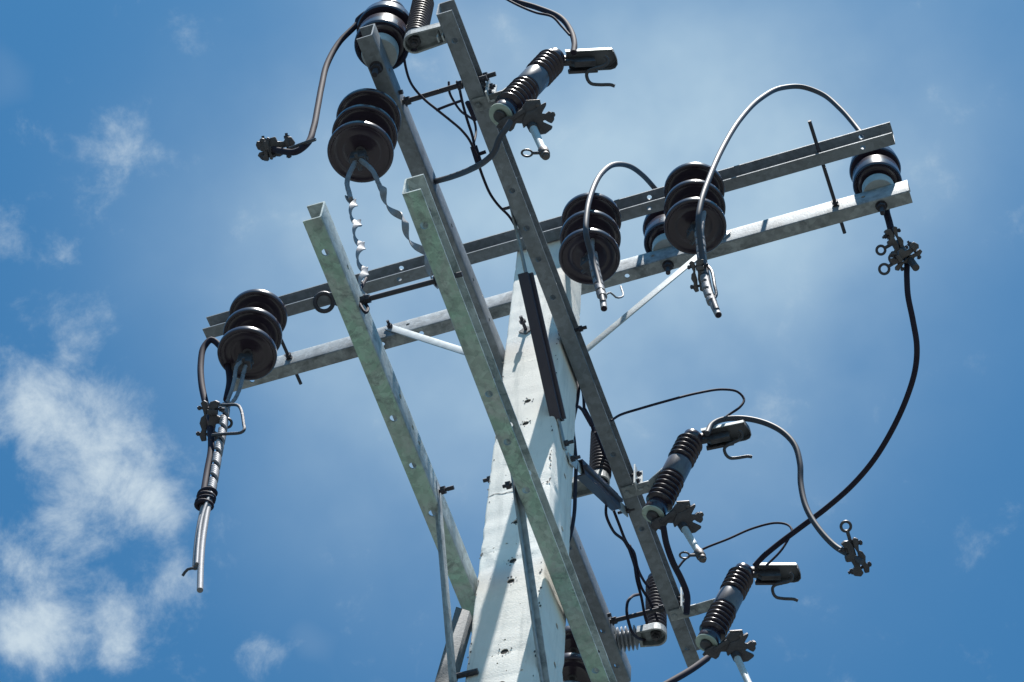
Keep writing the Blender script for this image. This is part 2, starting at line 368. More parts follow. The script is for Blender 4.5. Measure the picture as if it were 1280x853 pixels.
# ------------------------------------------------------------------ crossarms
def channel(name, label, o, X, Y, Z, L, h, w, fl_holes, web_holes, m, extra=(), t=.0055):
    """o: centre of the outer web face at its lower edge; X along, Y towards the flanges, Z up"""
    R, r = .007, .003; prof = []
    def arc(cx, cz, rad, a0, a1, n=4): return [(cx+rad*math.cos(math.radians(a0+(a1-a0)*i/n)), cz+rad*math.sin(math.radians(a0+(a1-a0)*i/n))) for i in range(n+1)]
    prof += arc(R, R, R, 180, 270); prof += [(w, 0), (w, t)]
    prof += arc(t+r, t+r, r, 270, 180); prof += arc(t+r, h-t-r, r, 180, 90)
    prof += [(w, h-t), (w, h)]; prof += arc(R, h-R, R, 90, 180)
    mb = MB(); mb.prism(prof, o, Y, Z, X, L)
    cut = MB()
    for x, rr in fl_holes:
        for z in (t/2, h-t/2): cut.cyl(o+X*x+Y*(w/2)+Z*(z-.02), o+X*x+Y*(w/2)+Z*(z+.02), rr, n=20)
    for x, z, rr in web_holes: cut.cyl(o+X*x+Z*z-Y*.02, o+X*x+Z*z+Y*.03, rr, n=20)
    root = thing(name, label, 'crossarm', o, 'steel channel crossarms on the pole')
    mb.build('channel', m, root, o, ang=30, cut=cut)
    return root
X, Y, Z = V(1, 0, 0), V(0, 1, 0), V(0, 0, 1)
WA, HA = .052, .10
fa = [(x, .0095) for x in (-1.30, -.74, -.575, .275, .445, 1.282)]
wa = [(x, .057, .0085) for x in (-1.3, -.629, .386, 1.225)]
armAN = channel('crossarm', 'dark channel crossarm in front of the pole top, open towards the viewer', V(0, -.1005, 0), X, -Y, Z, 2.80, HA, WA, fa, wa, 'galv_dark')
armAF = channel('crossarm', 'channel crossarm behind the pole top with bright sunlit web', V(0, .1005, 0), X, Y, Z, 2.80, HA, WA, fa, wa, 'galv')
ZB, ZC = -.807, -2.235; WB = .0565
fb = [(y, .0105) for y in (-1.305, -.72, -.569, -.44, -.282, .404, .574, .747, 1.15, 1.321)]
wb = [(y, .045, .008) for y in (-1.255, -.636, -.411, -.24, .79, 1.2)]
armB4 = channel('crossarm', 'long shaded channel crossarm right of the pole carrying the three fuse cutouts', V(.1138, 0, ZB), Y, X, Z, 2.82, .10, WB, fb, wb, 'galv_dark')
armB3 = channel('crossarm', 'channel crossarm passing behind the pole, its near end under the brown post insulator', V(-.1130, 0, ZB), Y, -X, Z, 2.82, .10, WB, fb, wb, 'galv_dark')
phi = .0165; YC = V(-math.sin(phi), math.cos(phi), 0); XC = V(math.cos(phi), math.sin(phi), 0)
fc = [(y, .0115) for y in (-1.339, -.761, -.588, -.41, .291, .5, .8, 1.3)]
wc = [(y, .095-.0, .006) for y in (-1.15,)]+[(y, .058, .0085) for y in (-1.249, -.795, -.625, -.682, .389, .8)]
armC2 = channel('crossarm', 'green stained channel crossarm in front of the pole, lowest and largest in view', V(0, 0, ZC)+XC*.1215, YC, XC, Z, 2.90, .10, WB, fc, wc, 'galv_green')
armC1 = channel('crossarm', 'green stained channel crossarm on the left, its open end against blue sky', V(0, 0, ZC)-XC*.1205, YC, -XC, Z, 2.90, .10, WB, fc, wc, 'galv_green')

# ------------------------------------------------------------------ threaded rods, eye bolt, pole bolts
def rod(name, label, a, b, r, nuts, m='bolt', group=None, flat=False):
    ax = (b-a).normalized(); root = thing(name, label, 'threaded rod', a, group)
    mb = MB(); mb.tube([a, b], r, n=12, smooth=False); mb.build('shank', m, root, a)
    for p in nuts:
        nb = MB(); q = a+ax*p; nut(nb, q, ax, r*1.75, r*1.7); nb.cyl(q-ax*(r*1.1), q-ax*(r*.85), r*2.1, n=16); nb.build('nut', m, root, q)
    return root
for x, w_ in ((-1.135, 'left of the pole'), (1.118, 'right of the pole near the brown post insulator')):
    rod('threaded_rod', 'dark spacing rod through the top crossarms, %s' % w_, V(x, (-.27 if x > 0 else -.145), .05), V(x, .225, .05), .0070, [(.27 if x > 0 else .145)+.1-.012, (.27 if x > 0 else .145)+.1+.004], group='spacing rods of the crossarms')
rod('threaded_rod', 'dark spacing rod joining the near ends of the upper side crossarms', V(-.19, -1.128, ZB+.05), V(.19, -1.128, ZB+.05), .009, [.095, .285], group='spacing rods of the crossarms')
rod('threaded_rod', 'dark spacing rod joining the far ends of the upper side crossarms', V(-.19, 1.15, ZB+.05), V(.19, 1.15, ZB+.05), .009, [.095, .285], group='spacing rods of the crossarms')
c0 = V(0, 0, ZC+.055)+YC*-1.135
rod('threaded_rod', 'dark spacing rod between the two green lower crossarms', c0-XC*.175, c0+XC*.19, .0080, [.06, .075, .29], group='spacing rods of the crossarms')
def eyebolt(mb, p, L=.1, R=.028, r=.0075):
    """ring at p, shank towards +y"""
    mb.torus(p, V(.88, 0, .47), V(-.2, -.85, .45).normalized(), R, r); mb.tube([p+V(0, R, 0), p+V(0, R+L, 0)], r*.95, n=10, smooth=False)
e = MB(); pe = at(405, 378, y=-.215)
pe = V(pe.x, -.225, .045); pe = at(405, 378, z=-.015)
e.torus(pe, RT, UP, .0355, .0088); e.tube([pe+RT*.035, pe+V(.05, .05, .03)], .008, n=10, smooth=False)
tag(e.build('eye_bolt', 'bolt', org=pe), 'empty dark eye bolt ring hanging on the front top crossarm', 'eye bolt')
for nm, p, d, lab in (('through_bolt', V(.10, -.10, ZB+.06), V(1, 0, 0), 'dark through bolt head sticking out right of the pole by the long shaded crossarm'),
                      ('through_bolt', V(-.09, -.08, -1.567), V(-1, 0, 0), 'small dark bolt end on the left edge of the pole'),
                      ('through_bolt', V(-.027, -.08, -.655), V(0, -1, 0), 'bolt with square washer on the sunlit pole face, casting a long thin shadow')):
    L = {1: .105, -1: .05}[int(d.x)] if d.x else .085
    t_ = thing(nm, lab, 'bolt', p, 'bolts through the pole')
    mb = MB(); mb.tube([p, p+d*L], .0065, n=12, smooth=False); mb.build('shank', 'bolt', t_, p)
    mb = MB(); q = p+d*(L-.022); nut(mb, q, d, .0125, .012); mb.build('nut', 'bolt', t_, q)
    if d.y:
        mb = MB(); mb.box(V(p.x, -hy(-.655)-.003, p.z), V(.014, 0, .014), V(0, .003, 0), V(-.014, 0, .014)); mb.build('washer', 'rust', t_, p)
cm_ = MB()

# ------------------------------------------------------------------ braces
def strap(mb, a, b, wdir, w, t):
    ax = (b-a).normalized(); wd = (wdir-ax*wdir.dot(ax)).normalized(); n = ax.cross(wd)
    return mb.box((a+b)/2, (b-a)/2, wd*w/2, n*t/2)
def brace(label, a, b, wdir, w=.032, t=.005, m='galv', bolts=True, bd=None):
    root = thing('steel_brace', label, 'brace', b, 'flat braces under the crossarms')
    mb = MB(); strap(mb, a, b, wdir, w, t); mb.build('flat_bar', m, root, b, bevel=.0008)
    if bolts:
        ax = (b-a).normalized()
        for p in (a+ax*.02, b-ax*.02):
            nb = MB(); d = bd; nb.cyl(p-d*.03, p+d*.035, .006, n=10); nut(nb, p+d*.01, d, .012, .012); nb.build('bolt', 'bolt', root, p)
    return root
brace('pale flat brace left of the pole under the rear top crossarm', V(-.715, .0965, .075), V(-.085, .0965, -.60), Z, .034, .005, 'bright', bd=-Y)
brace('pale flat brace right of the pole rising to the rear top crossarm', V(.69, .0965, .075), V(.085, .0965, -.60), Z, .034, .005, 'bright', bd=-Y)
# straps of the upper side crossarms, with dark guards over them
xb = .1085
b1 = brace('strap brace with long dark guard on the near half of the shaded crossarm', V(xb, -.655, -.745), V(xb+.004, .0, -1.37), Z, .040, .005, 'galv', bd=X)
b2 = brace('blue grey strap brace with short guard right of the pole', V(xb, .67, -.79), V(xb+.008, .03, -1.38), Z, .040, .005, 'bright', bd=X)
def guard(a, b, parent, side):
    ax = (b-a).normalized(); wd = (Z-ax*Z.dot(ax)).normalized(); mb = MB(); s = .026; c = (a+b)/2; h = (b-a)/2
    up = X*side
    mb.box(c+up*.006, h, wd*s, up*.002)
    mb.box(c+wd*s-up*.010, h, wd*.0025, up*.018); mb.box(c-wd*s-up*.010, h, wd*.0025, up*.018)
    mb.box(c+up*.014, h, wd*.006, up*.0065)
    mb.build('guard', 'guard', parent, b, bevel=.001)
    nb = MB(); nb.cyl(b-ax*.05-up*.0, b-ax*.05+up*.013, .006, n=8); nb.build('rivet', 'bolt', parent, b)
pa, pb = V(xb, -.655, -.745), V(xb+.004, .0, -1.37)
guard(pa.lerp(pb, .30)+X*.004, pa.lerp(pb, .885)+X*.006, b1, 1)
pa, pb = V(xb, .67, -.79), V(xb+.008, .03, -1.38)
guard(pb.lerp(pa, .17)+X*.008, pb.lerp(pa, .80)+X*.006, b2, 1)
# thin braces under the lower crossarms (edge on in the photo)
for sx, lab in ((-1, 'thin grey brace rod hanging from the left green crossarm, clear of the pole'), (1, 'thin grey brace rod crossing the sunlit pole face from the big green crossarm')):
    a = V(sx*.1165, -.478, -2.17); b = V(sx*.1165-.0, .005, -3.02)
    if sx < 0: a = at(547, 604, x=-.1135); b = at(568, 853, x=-.1235)+(at(568, 853, x=-.1235)-a)*.35
    else: a = at(641, 594, x=.113); b = at(678, 853, x=.1165)+(at(678, 853, x=.1165)-a)*.35
    root = thing('steel_brace', lab, 'brace', b, 'flat braces under the crossarms')
    mb = MB(); strap(mb, a, b, V(0, .5, 1), .034, .006)
    mb.box(a+(b-a)*.5+X*.009*sx+V(0, .012, .0), (b-a)*.5, X*.010, V(0, .6, .0).normalized()*.003)
    mb.build('flat_bar', 'galv', root, b, bevel=.0008)
    nb = MB(); q = a+(b-a).normalized()*.03; nb.cyl(q-X*.036, q+X*.03, .0058, n=10); nut(nb, q-X*.018, X, .014, .014) if sx > 0 else nut(nb, q+X*.016, X, .014, .014)
    if sx < 0: nb.cyl(q+X*.029, q+X*.05, .0068, n=10)
    nb.build('bolt', 'bolt', root, q)
# short angle section at the left side of the pole
a = at(588, 768, x=-.118); b = at(560, 870, x=-.150); ax = (b-a).normalized()
root = thing('angle_bar', 'short rust tipped steel angle standing off the left side of the pole', 'bracket', b)
mb = MB(); b_ = b+(b-a)*.6
mb.prism([(-.002, -.012), (.032, -.040), (.032, -.034), (.004, -.008), (.006, .030), (0, .030)], (a+b_)/2, V(-1, 0, 0), V(0, 1, 0), ax, (b_-a).length)
mb.build('angle_section', 'rust', root, b, bevel=.001)
nb = MB(); q = at(561, 848, x=-.16); nb.cyl(q-X*.02, q+X*.09, .009, n=10); nut(nb, q, X, .017, .016); nb.build('bolt', 'bolt', root, q)

# ------------------------------------------------------------------ disc insulator strings
def disc_profile():
    rim = [(.107+.0065*math.cos(math.radians(a)), -.0570+.0070*math.sin(math.radians(a))) for a in range(0, -161, -20)]
    return [(.020, .008), (.048, .004), (.078, -.006), (.098, -.019), (.108, -.030), (.1125, -.040), (.1135, -.050)]+rim+[
            (.096, -.0545), (.088, -.0505), (.078, -.0495), (.068, -.0490), (.0645, -.0505), (.061, -.0490), (.050, -.0475), (.040, -.0465), (.028, -.0450), (.012, -.0450)]
DISC_X = []
def string(label, loc, group='three disc insulator strings', twist=0., scale=None, tie=True):
    global DISC_X
    if not DISC_X:
        root = thing('disc_insulator_string', label, 'insulator', V(0, 0, 0), group)
        mb = MB(); mb.torus(V(0, 0, -.012), X, Z, .017, .006, 18, 8); mb.tube([V(0, 0, -.028), V(0, 0, -.05)], .008, n=10, smooth=False); mb.build('top_link', 'cast', root, V(0, 0, 0))
        for k in range(3):
            z = -.075-.146*k
            d = MB(); d.lathe(disc_profile(), V(0, 0, z), n=56); d = d.build('disc', 'glaze', root, V(0, 0, z), ang=60)
            c = MB(); c.lathe([(.010, .045), (.026, .045), (.036, .038), (.040, .014), (.046, .0)], V(0, 0, z), n=28)
            c = c.build('cap', 'cast', d, V(0, 0, z))
            pn = MB(); pn.cyl(V(0, 0, z-.036), V(0, 0, z-.102), .011, n=12); pn.lathe([(.011, -.05), (.018, -.047), (.018, -.038), (.011, -.036)], V(0, 0, z), n=18); pn = pn.build('pin', 'cast', d, V(0, 0, z))
        z = -.075-.146*2-.085
        mb = MB()
        mb.box(V(0, 0, z-.026), X*.027, Y*.020, Z*.030)
        mb.cyl(V(0, -.034, z-.052), V(0, .034, z-.052), .007, n=10)
        mb.cyl(V(-.035, 0, z-.035), V(.035, 0, z-.035), .006, n=10)
        mb.build('clevis', 'cast', root, V(0, 0, z), bevel=.004)
        DISC_X = root
    else:
        root = copy_tree(DISC_X)
    root['label'] = label; root.location = loc; root.rotation_euler.z = twist
    if scale: root.scale = scale
    return root
# fit: rims at z = top -.125 - .146 k
string('three disc brown insulator at the left end of the top crossarm', V(-1.122, -.2, .005), twist=.3)
string('three disc brown insulator just right of the pole, second from the right', V(.240, -.2, .010), twist=1.2)
string('three disc brown insulator string under the foot of the tall cable arch', V(.645, -.2, .015), twist=.8)
string('large three disc insulator at upper left with two loose twisted strands', V(-.208, -1.165, -.795), scale=(.96, .96, .88), twist=.1)
s5 = at(724, 835, z=-1.02)
string('three disc insulator half hidden behind the big green crossarm at the bottom', V(-.245, 1.12, -.79), scale=(.98, .98, 1.15), twist=.5)
for x, y in ((-1.122, -.2), (.24, -.2), (.645, -.2)):
    mb = MB(); mb.torus(V(x, y, .012), Y, Z, .020, .0065, 18, 8); mb.tube([V(x, y+.018, .02), V(x, -.09, .05)], .0085, n=10, smooth=False); nut(mb, V(x, -.112, .05), Y, .016, .014)
    tag(mb.build('eye_bolt', 'bolt', org=V(x, y, .012)), {-1.122: 'eye bolt holding the leftmost insulator string', .24: 'eye bolt holding the insulator string right of the pole', .645: 'eye bolt holding the insulator string under the tall arch'}[x], 'eye bolt', 'eye bolts of the strings')
for sx, x, y, lab in ((1, -.208, -1.165, 'short link bolt between crossarm and large upper left insulator'), (1, -.245, 1.12, 'short link bolt above the half hidden bottom insulator')):
    mb = MB(); mb.tube([V(x, y, -.79), V(x+.02, y, -.755), V(-.10, y, -.757)], .008, n=10); mb.torus(V(x, y, -.795), Y, Z, .018, .0065, 16, 8)
    tag(mb.build('eye_bolt', 'bolt', org=V(x, y, -.79)), lab, 'eye bolt', 'eye bolts of the strings')

# ------------------------------------------------------------------ brown post insulators
PO = None
def post(label, loc):
    global PO
    if PO is None:
        root = thing('post_insulator', label, 'insulator', V(0, 0, 0), 'brown post insulators on the crossarms')
        mb = MB(); mb.lathe([(.006, 0), (.060, 0), (.062, .006), (.062, .050), (.058, .056), (.050, .058), (.048, .07), (.02, .075)], n=40); mb.build('base', 'cement', root, V(0, 0, 0))
        mb = MB(); mb.lathe([(.02, .062), (.044, .064), (.048, .088), (.060, .084), (.066, .092), (.076, .092), (.082, .078), (.0915, .075), (.0945, .080), (.0945, .09),
                             (.0905, .158), (.086, .166), (.066, .176), (.056, .190), (.064, .205), (.084, .199), (.0965, .199), (.100, .206), (.099, .216), (.092, .262), (.080, .280), (.060, .296), (.050, .312), (.052, .33), (.062, .342), (.060, .362), (.040, .382), (.003, .386)], n=56)
        mb.build('body', 'glaze', root, V(0, 0, 0), ang=60)
        mb = MB(); mb.cyl(V(0, 0, .004), V(0, 0, -.165), .0095, n=12); nut(mb, V(0, 0, -.115), Z, .019, .016); mb.cyl(V(0, 0, -.1045), V(0, 0, -.1015), .023, n=18)
        mb.build('stud', 'bolt', root, V(0, 0, 0)); PO = root
    else: root = copy_tree(PO)
    root['label'] = label; root.location = loc; return root
post('brown post insulator at the top edge on the near end of a crossarm', V(-.141, -1.296, ZB+.1002))
post('brown post insulator at the right end of the rear top crossarm', V(1.284, .128, .1002))
post('brown post insulator partly hidden behind the discs under the tall arch', V(.440, .128, .1002))

# ------------------------------------------------------------------ cables
def cable(name, label, pts, r, m='cable', cat='cable', group='jumper cables', lobes=0, pitch=.08, n=12):
    mb = MB(); mb.tube(pts, r, n=n, lobes=lobes, pitch=pitch)
    o = mb.build(name, m, org=Vector(pts[0]), ang=60); return tag(o, label, cat, group)
def ys(pl, y0, y1):
    n = len(pl); return [at(u, v, y=y0+(y1-y0)*i/(n-1)) for i, (u, v) in enumerate(pl)]
def strand_mb(mb, pts, r=.006): mb.tube(pts, r, n=12, lobes=6, pitch=.05, amp=.5, step=.004); return mb

# upper left: cable from the post insulator to its clamp
c1 = [V(-.13, -1.30, -.39), V(-.17, -1.345, -.39), V(-.23, -1.345, -.44)]+[at(u, v, y=-1.34) for u, v in ((447, 29), (425, 52), (409, 80), (402, 108), (397, 135), (392, 160), (384, 180), (370, 190), (352, 189), (338, 186))]
cable('jumper_cable', 'thick black cable curving down from the upper left post insulator to a clamp', c1, .0105)
mb = MB(); mb.ribbon([V(-.145, -1.30, -.45), V(-.20, -1.34, -.45)], .014, .010, .003, .02)
# cable at the top edge into the upper cutout
cable('jumper_cable', 'thick black cable entering from the top edge to the upper fuse cutout', [at(560, -60, y=-1.1), at(600, -22, y=-1.08), at(640, 0, y=-1.06), at(672, 10, y=-1.05), at(700, 22, y=-1.04), at(713, 38, y=-1.03), at(718, 55, y=-1.03), at(717, 66, y=-1.03)], .0105)
cable('tie_wire', 'thin wire running along the thick cable at the top edge', [at(610, -16, y=-1.1), at(640, 3, y=-1.09), at(670, 16, y=-1.08), at(690, 21, y=-1.07), at(702, 33, y=-1.05), at(712, 44, y=-1.04)], .0045, 'cable', 'wire', 'thin black wires')
# cable from behind the big green arm to the upper cutout
cable('jumper_cable', 'thick grey cable from the green crossarm end to the bottom of the upper fuse cutout', [at(529, 233, y=-.76), at(541, 228, y=-.8), at(565, 221, y=-.87), at(588, 212, y=-.93), at(606, 202, y=-.97), at(618, 190, y=-1.0), at(624, 174, y=-1.03), at(632, 162, y=-1.05), at(638, 152, y=-1.06)], .0105, 'cable_grey')
# arch right of the pole
c4 = [at(*p, y=yy) for p, yy in (((754, 378), -.25), ((748, 350), -.255), ((739, 318), -.29), ((733, 295), -.345), ((733.5, 268), -.365), ((740, 240), -.35), ((752, 217), -.30), ((768, 206), -.23), ((787, 208), -.14), ((803, 219), -.04), ((817, 234), .06))]+[V(.44, .11, .50), V(.44, .128, .45)]
cable('jumper_cable', 'shiny grey cable looping over the string right of the pole', c4, .0105, 'cable_grey')
c5 = [at(*p, y=yy) for p, yy in (((896, 388), -.25), ((886, 360), -.25), ((879, 330), -.26), ((875, 300), -.31), ((873, 278), -.35), ((876, 255), -.365), ((887, 222), -.35), ((904, 184), -.28), ((925, 150), -.20), ((950, 124), -.11), ((978, 110), -.02), ((1003, 109), .03), ((1028, 118), .07), ((1050, 136), .10), ((1071, 160), .125))]+[V(1.282, .13, .52), V(1.284, .128, .46)]
cable('jumper_cable', 'grey cable in a tall arch over to the right end of the crossarms', c5, .0105, 'cable_grey')
# conductor grips on the hanging strings
def grip(label, pts, r, top, turns_pitch, parent_name='dead_end_grip'):
    root = thing(parent_name, label, 'cable grip', pts[0], 'wrapped dead end grips')
    mb = MB(); cutp = int(len(pts)*.80); mb.tube(pts[:cutp+1], r*.9, n=16); mb.build('conductor', 'cable', root, pts[0], ang=60)
    mb = MB(); mb.tube(pts[cutp-1:], r*.95, n=16); mb.build('bare_end', 'alu', root, pts[cutp], ang=60)
    mb = MB(); mb.cyl(pts[-1], pts[-1]+(pts[-1]-pts[-2]).normalized()*.002, r*.75, n=12); mb.build('cut_end', 'cable', root, pts[-1])
    cutp = int(len(pts)*.80); w = pts[:cutp+1]
    mb = MB(); mb.tube(w, r*.80, n=36, step=.0022, groove=(turns_pitch, .0070, .76)); mb.build('helical_wrap', 'alu', root, pts[0], ang=35)
    if top:
        mb = MB()
        for t_ in top: strand_mb(mb, t_, .0062)
        mb.build('strand', 'alu', root, pts[0], ang=60)
    return root
z3 = -.075-.292-.085-.045
g3 = [at(u, v, y=yy) for u, v, yy in ((741, 318, -.245), (743, 333, -.245), (746, 346, -.245), (749, 358, -.245), (753, 372, -.245), (755, 386, -.245))]
grip('wrapped silver conductor end below the string right of the pole', g3, .0125, [[V(.24, -.21, z3+.01), at(740.5, 300, y=-.262), at(741, 312, y=-.262), g3[1]]], .052)
g4 = [at(u, v, y=yy) for u, v, yy in ((874, 292, -.245), (876, 306, -.245), (877, 320, -.245), (879, 334, -.245), (882, 350, -.245), (885, 364, -.245), (890, 378, -.245), (898, 394, -.245))]
grip('wrapped silver conductor end below the string under the tall arch', g4, .0125, [[V(.645, -.21, z3+.015), at(880, 266, y=-.262), at(878.5, 280, y=-.262), g4[1]]], .056)
# I3: ribbon tail with wire end
cable('tie_wire', 'curled metal tail at the wrapped conductor end right of the pole', [g3[4]+V(.004, 0, 0), at(763, 366, y=-.24), at(770, 372, y=-.22), at(778, 371, y=-.2), at(776, 358, y=-.17)], .0035, 'alu', 'wire', 'wire tails')
# clamp on the I4 conductor
def clamp_body(root, c, A, B, C, L=.10, m='bronze', bail=None, eye=None, s=1.):
    """A along the body, B across, C depth; a cast hot-line clamp with jaws, bolts and an eye screw"""
    mb = MB()
    jaw = [(-.5, -.10), (-.46, -.20), (-.34, -.17), (-.30, -.10), (-.16, -.12), (-.12, -.24), (.02, -.26), (.06, -.13), (.22, -.11), (.28, -.22), (.42, -.21), (.5, -.06), (.44, .04), (.30, .02), (.1, .05), (-.1, .02), (-.3, .05), (-.46, .02)]
    mb.prism([(p[0]*L, p[1]*L) for p in jaw], c, A, B, C, .026*s)
    mb.box(c-A*.22*L-B*.05*L-C*.010*s, A*.06*L, B*.12*L, C*.014*s); mb.box(c+A*.30*L-B*.04*L-C*.012*s, A*.05*L, B*.09*L, C*.012*s)
    mb.build('body', m, root, c, bevel=.0025)
    mb = MB()
    kp = [(-.44, .09), (-.30, .07), (-.1, .10), (.1, .07), (.3, .09), (.46, .07), (.48, .18), (.34, .24), (.2, .19), (.06, .25), (-.08, .22), (-.14, .15), (-.30, .20), (-.42, .25), (-.49, .17)]
    mb.prism([(p[0]*L, p[1]*L) for p in kp], c+C*.004, A, B, C, .020*s); mb.build('keeper', m, root, c, bevel=.0025)
    for k, q in enumerate((-.3, .3)):
        mb = MB(); p = c+A*q*L; mb.cyl(p-B*.32*L, p+B*.32*L, .0048*s, n=10); nut(mb, p-B*.22*L, B, .0095*s, .009); nut(mb, p+B*.27*L, B, .0085*s, .008); mb.build('bolt', 'bolt', root, p)
    if eye:
        ed, eL, eR = eye; mb = MB(); p0 = c; p1 = c+ed*eL; mb.cyl(p0, p1, .0065, n=10); side = ed.cross(FWD).normalized()
        mb.torus(p1+ed*eR, ed, side, eR, .0052); mb.build('eye_screw', 'cast', root, p1)
    if bail:
        mb = MB(); mb.tube(bail, .0058, n=10, step=.01); mb.build('bail', 'cast', root, bail[0])
def clamp(label, c, A, B, **k):
    C = A.cross(B).normalized(); B = C.cross(A).normalized()
    root = thing('hot_line_clamp', label, 'clamp', c, 'hot line clamps on the cables')
    clamp_body(root, c, A.normalized(), B, C, **k); return root
def img(u, v): return (RT*u-UP*v).normalized()      # direction seen as (u right, v down)
c = at(874, 345, y=-.245)
clamp('small bronze clamp on the left of the wrapped conductor under the tall arch', c, img(.15, 1), img(-1, .1), L=.115, bail=[at(885, 333, y=-.25), at(890, 340, y=-.26), at(893, 356, y=-.26), at(895, 370, y=-.25), at(889, 377, y=-.25)])
# left string: two strands into a long wrapped conductor
gl = [at(u, v, y=yy) for u, v, yy in ((283, 505, -.205), (278, 540, -.2), (272, 570, -.2), (267, 600, -.2), (262, 625, -.2), (257, 652, -.2), (253, 680, -.2), (251, 708, -.2), (250, 738, -.2))]
root = thing('dead_end_grip', 'long wrapped conductor hanging from the leftmost insulator string', 'cable grip', gl[0], 'wrapped dead end grips')
mb = MB(); mb.tube(gl[:5], .0095, n=16); mb.build('conductor', 'cable', root, gl[0], ang=60)
mb = MB(); mb.tube(gl[4:], .0105, n=16); mb.build('bare_end', 'alu', root, gl[4], ang=60)
mb = MB(); mb.tube(gl[:5], .0085, n=36, step=.003, groove=(.085, .0075, .74)); mb.build('helical_wrap', 'alu', root, gl[0], ang=35)
mb = MB()
strand_mb(mb, [V(-1.125, -.215, z3), at(296, 458, y=-.225), at(293, 475, y=-.215), at(289, 490, y=-.21), gl[0]], .0065)
strand_mb(mb, [V(-1.115, -.20, z3-.01), at(304, 468, y=-.19), at(300, 485, y=-.195), at(293, 500, y=-.20), gl[0]+V(.01, 0, -.02)], .0065)
mb.build('strand', 'alu', root, gl[0], ang=60)
mb = MB(); lp = [p+V(-.020, 0, .0) for p in gl[5:8]]; mb.tube([gl[4]+V(-.017, 0, 0)]+lp, .0105, n=12)
mb.tube([gl[4]+V(.002, -.012, 0)]+[p+V(-.009, -.013, 0) for p in gl[5:8]], .0065, n=10)
mb.build('side_strand', 'alu', root, gl[5], ang=60)
mb = MB(); q = gl[4]; 
for k in range(4): mb.torus(q+V(-.016, 0, .045-.024*k), V(1, .1, .15*(-1)**k), V(0, 1, 0), .027, .0085, 20, 8, R2=.02)
mb.build('tape_binding', 'cable', root, q)
mb = MB(); q = gl[7]+V(-.02, 0, .0); mb.tube([q+V(.02, 0, -.01), q+V(-.02, -.01, -.015), q+V(-.04, 0, -.03)], .005, n=8); mb.build('wire_tail', 'cast', root, q)
cl = [at(u, v, y=yy) for u, v, yy in ((283, 500, -.16), (287, 475, -.16), (283, 452, -.18), (274, 432, -.21), (264, 425, -.23), (255, 434, -.23), (251, 455, -.22), (252, 480, -.21), (257, 505, -.20), (262, 530, -.195), (264, 560, -.195), (259, 590, -.195), (255, 615, -.2), (253, 635, -.2))]
cable('jumper_cable', 'black cable bent in a narrow loop beside the leftmost insulator string', cl, .0125)
c = at(263, 527, y=-.21)
clamp('grey clamp with rectangular wire bail on the left hanging cable', c, img(-.05, 1), img(-1, 0), L=.155, m='cast', s=1.1, eye=(img(1, .1), .045, .016),
      bail=[at(262, 506, y=-.215), at(280, 506.5, y=-.22), at(296, 506.5, y=-.22), at(301, 512, y=-.22), at(304.5, 530, y=-.22), at(305, 538, y=-.22), at(301, 541, y=-.22), at(284, 542.5, y=-.22), at(265, 544, y=-.215)])
# loose twisted strands of the upper left string
s1 = [V(-.215, -1.17, -.795-(.075+.292+.085+.05)*.88), at(434, 226, y=-1.17), at(437, 243, y=-1.17), at(442, 262, y=-1.16), at(447, 288, y=-1.16), at(451, 315, y=-1.15), at(454, 340, y=-1.14), at(455, 362, y=-1.13), at(452, 378, y=-1.12)]
s2 = [V(-.200, -1.17, -.795-(.075+.292+.085+.05)*.88), at(466, 214, y=-1.16), at(476, 236, y=-1.13), at(492, 262, y=-1.08), at(509, 288, y=-1.03), at(526, 314, y=-.98), at(541, 340, y=-.93), at(549, 356, y=-.90)]
for ss, lab, ph in ((s1, 'left loose twisted metal strand below the large upper left insulator', 2.), (s2, 'right loose twisted metal strand reaching behind the big green crossarm', 0.)):
    root = thing('twisted_strand', lab, 'metal strand', ss[0], 'loose twisted strands')
    mb = MB(); mb.ribbon(ss[2:], .011, .023, .0032, .155, ph, step=.004, R1=.012); mb.build('ribbon', 'alu', root, ss[0], ang=50)
    mb = MB(); strand_mb(mb, ss[:3]+[ss[2].lerp(ss[3], .3)], .007); mb.build('rope', 'alu', root, ss[0], ang=60)
mb = MB(); mb.tube([at(458, 348, y=-1.1), at(449, 366, y=-1.12), at(450, 380, y=-1.14), at(457, 391, y=-1.14), at(460, 386, y=-1.13), at(452, 374, y=-1.12)], .005, n=8)
tag(mb.build('tie_wire', 'cable', org=at(450, 380, y=-1.12)), 'curled black wire end beside the left green crossarm bolt', 'wire', 'wire tails')
# cable tail and clamps at the right end
c = at(1121, 304, y=.20)
cable('jumper_cable', 'short black cable tail below the right end of the rear crossarm', [V(1.285, .165, .35), V(1.31, .20, .25), at(1108, 264, y=.19), at(1111, 276, y=.19), at(1114, 288, y=.19)], .0135)
clamp('bronze clamp with two eye screws below the right end of the crossarm', at(1119, 303, y=.2), img(.45, 1), img(1, -.45), L=.115, eye=(img(-.9, .5), .045, .016))
c2 = at(1132, 320, y=.21)
mb = MB(); 
clamp('bronze clamp with a round eye gripping the top of the long hanging cable', c2, img(.85, -.6), img(.5, .8), L=.125, eye=(img(-1, .62), .075, .018))
mb = MB(); p0 = at(1122, 304, y=.23); p1 = at(1145, 335, y=.23); mb.tube([p0, p1], .014, n=12, smooth=False)
mb2 = at(1117, 323, y=.2); mb.torus(mb2, img(1, .1), img(-.1, 1), .016, .005); mb.tube([mb2+img(.9, .3)*.016, c2], .006, n=8)
tag(mb.build('clamp_stub', 'cast', org=p0), 'dark stub rod crossing between the two right hand clamps', 'rod')
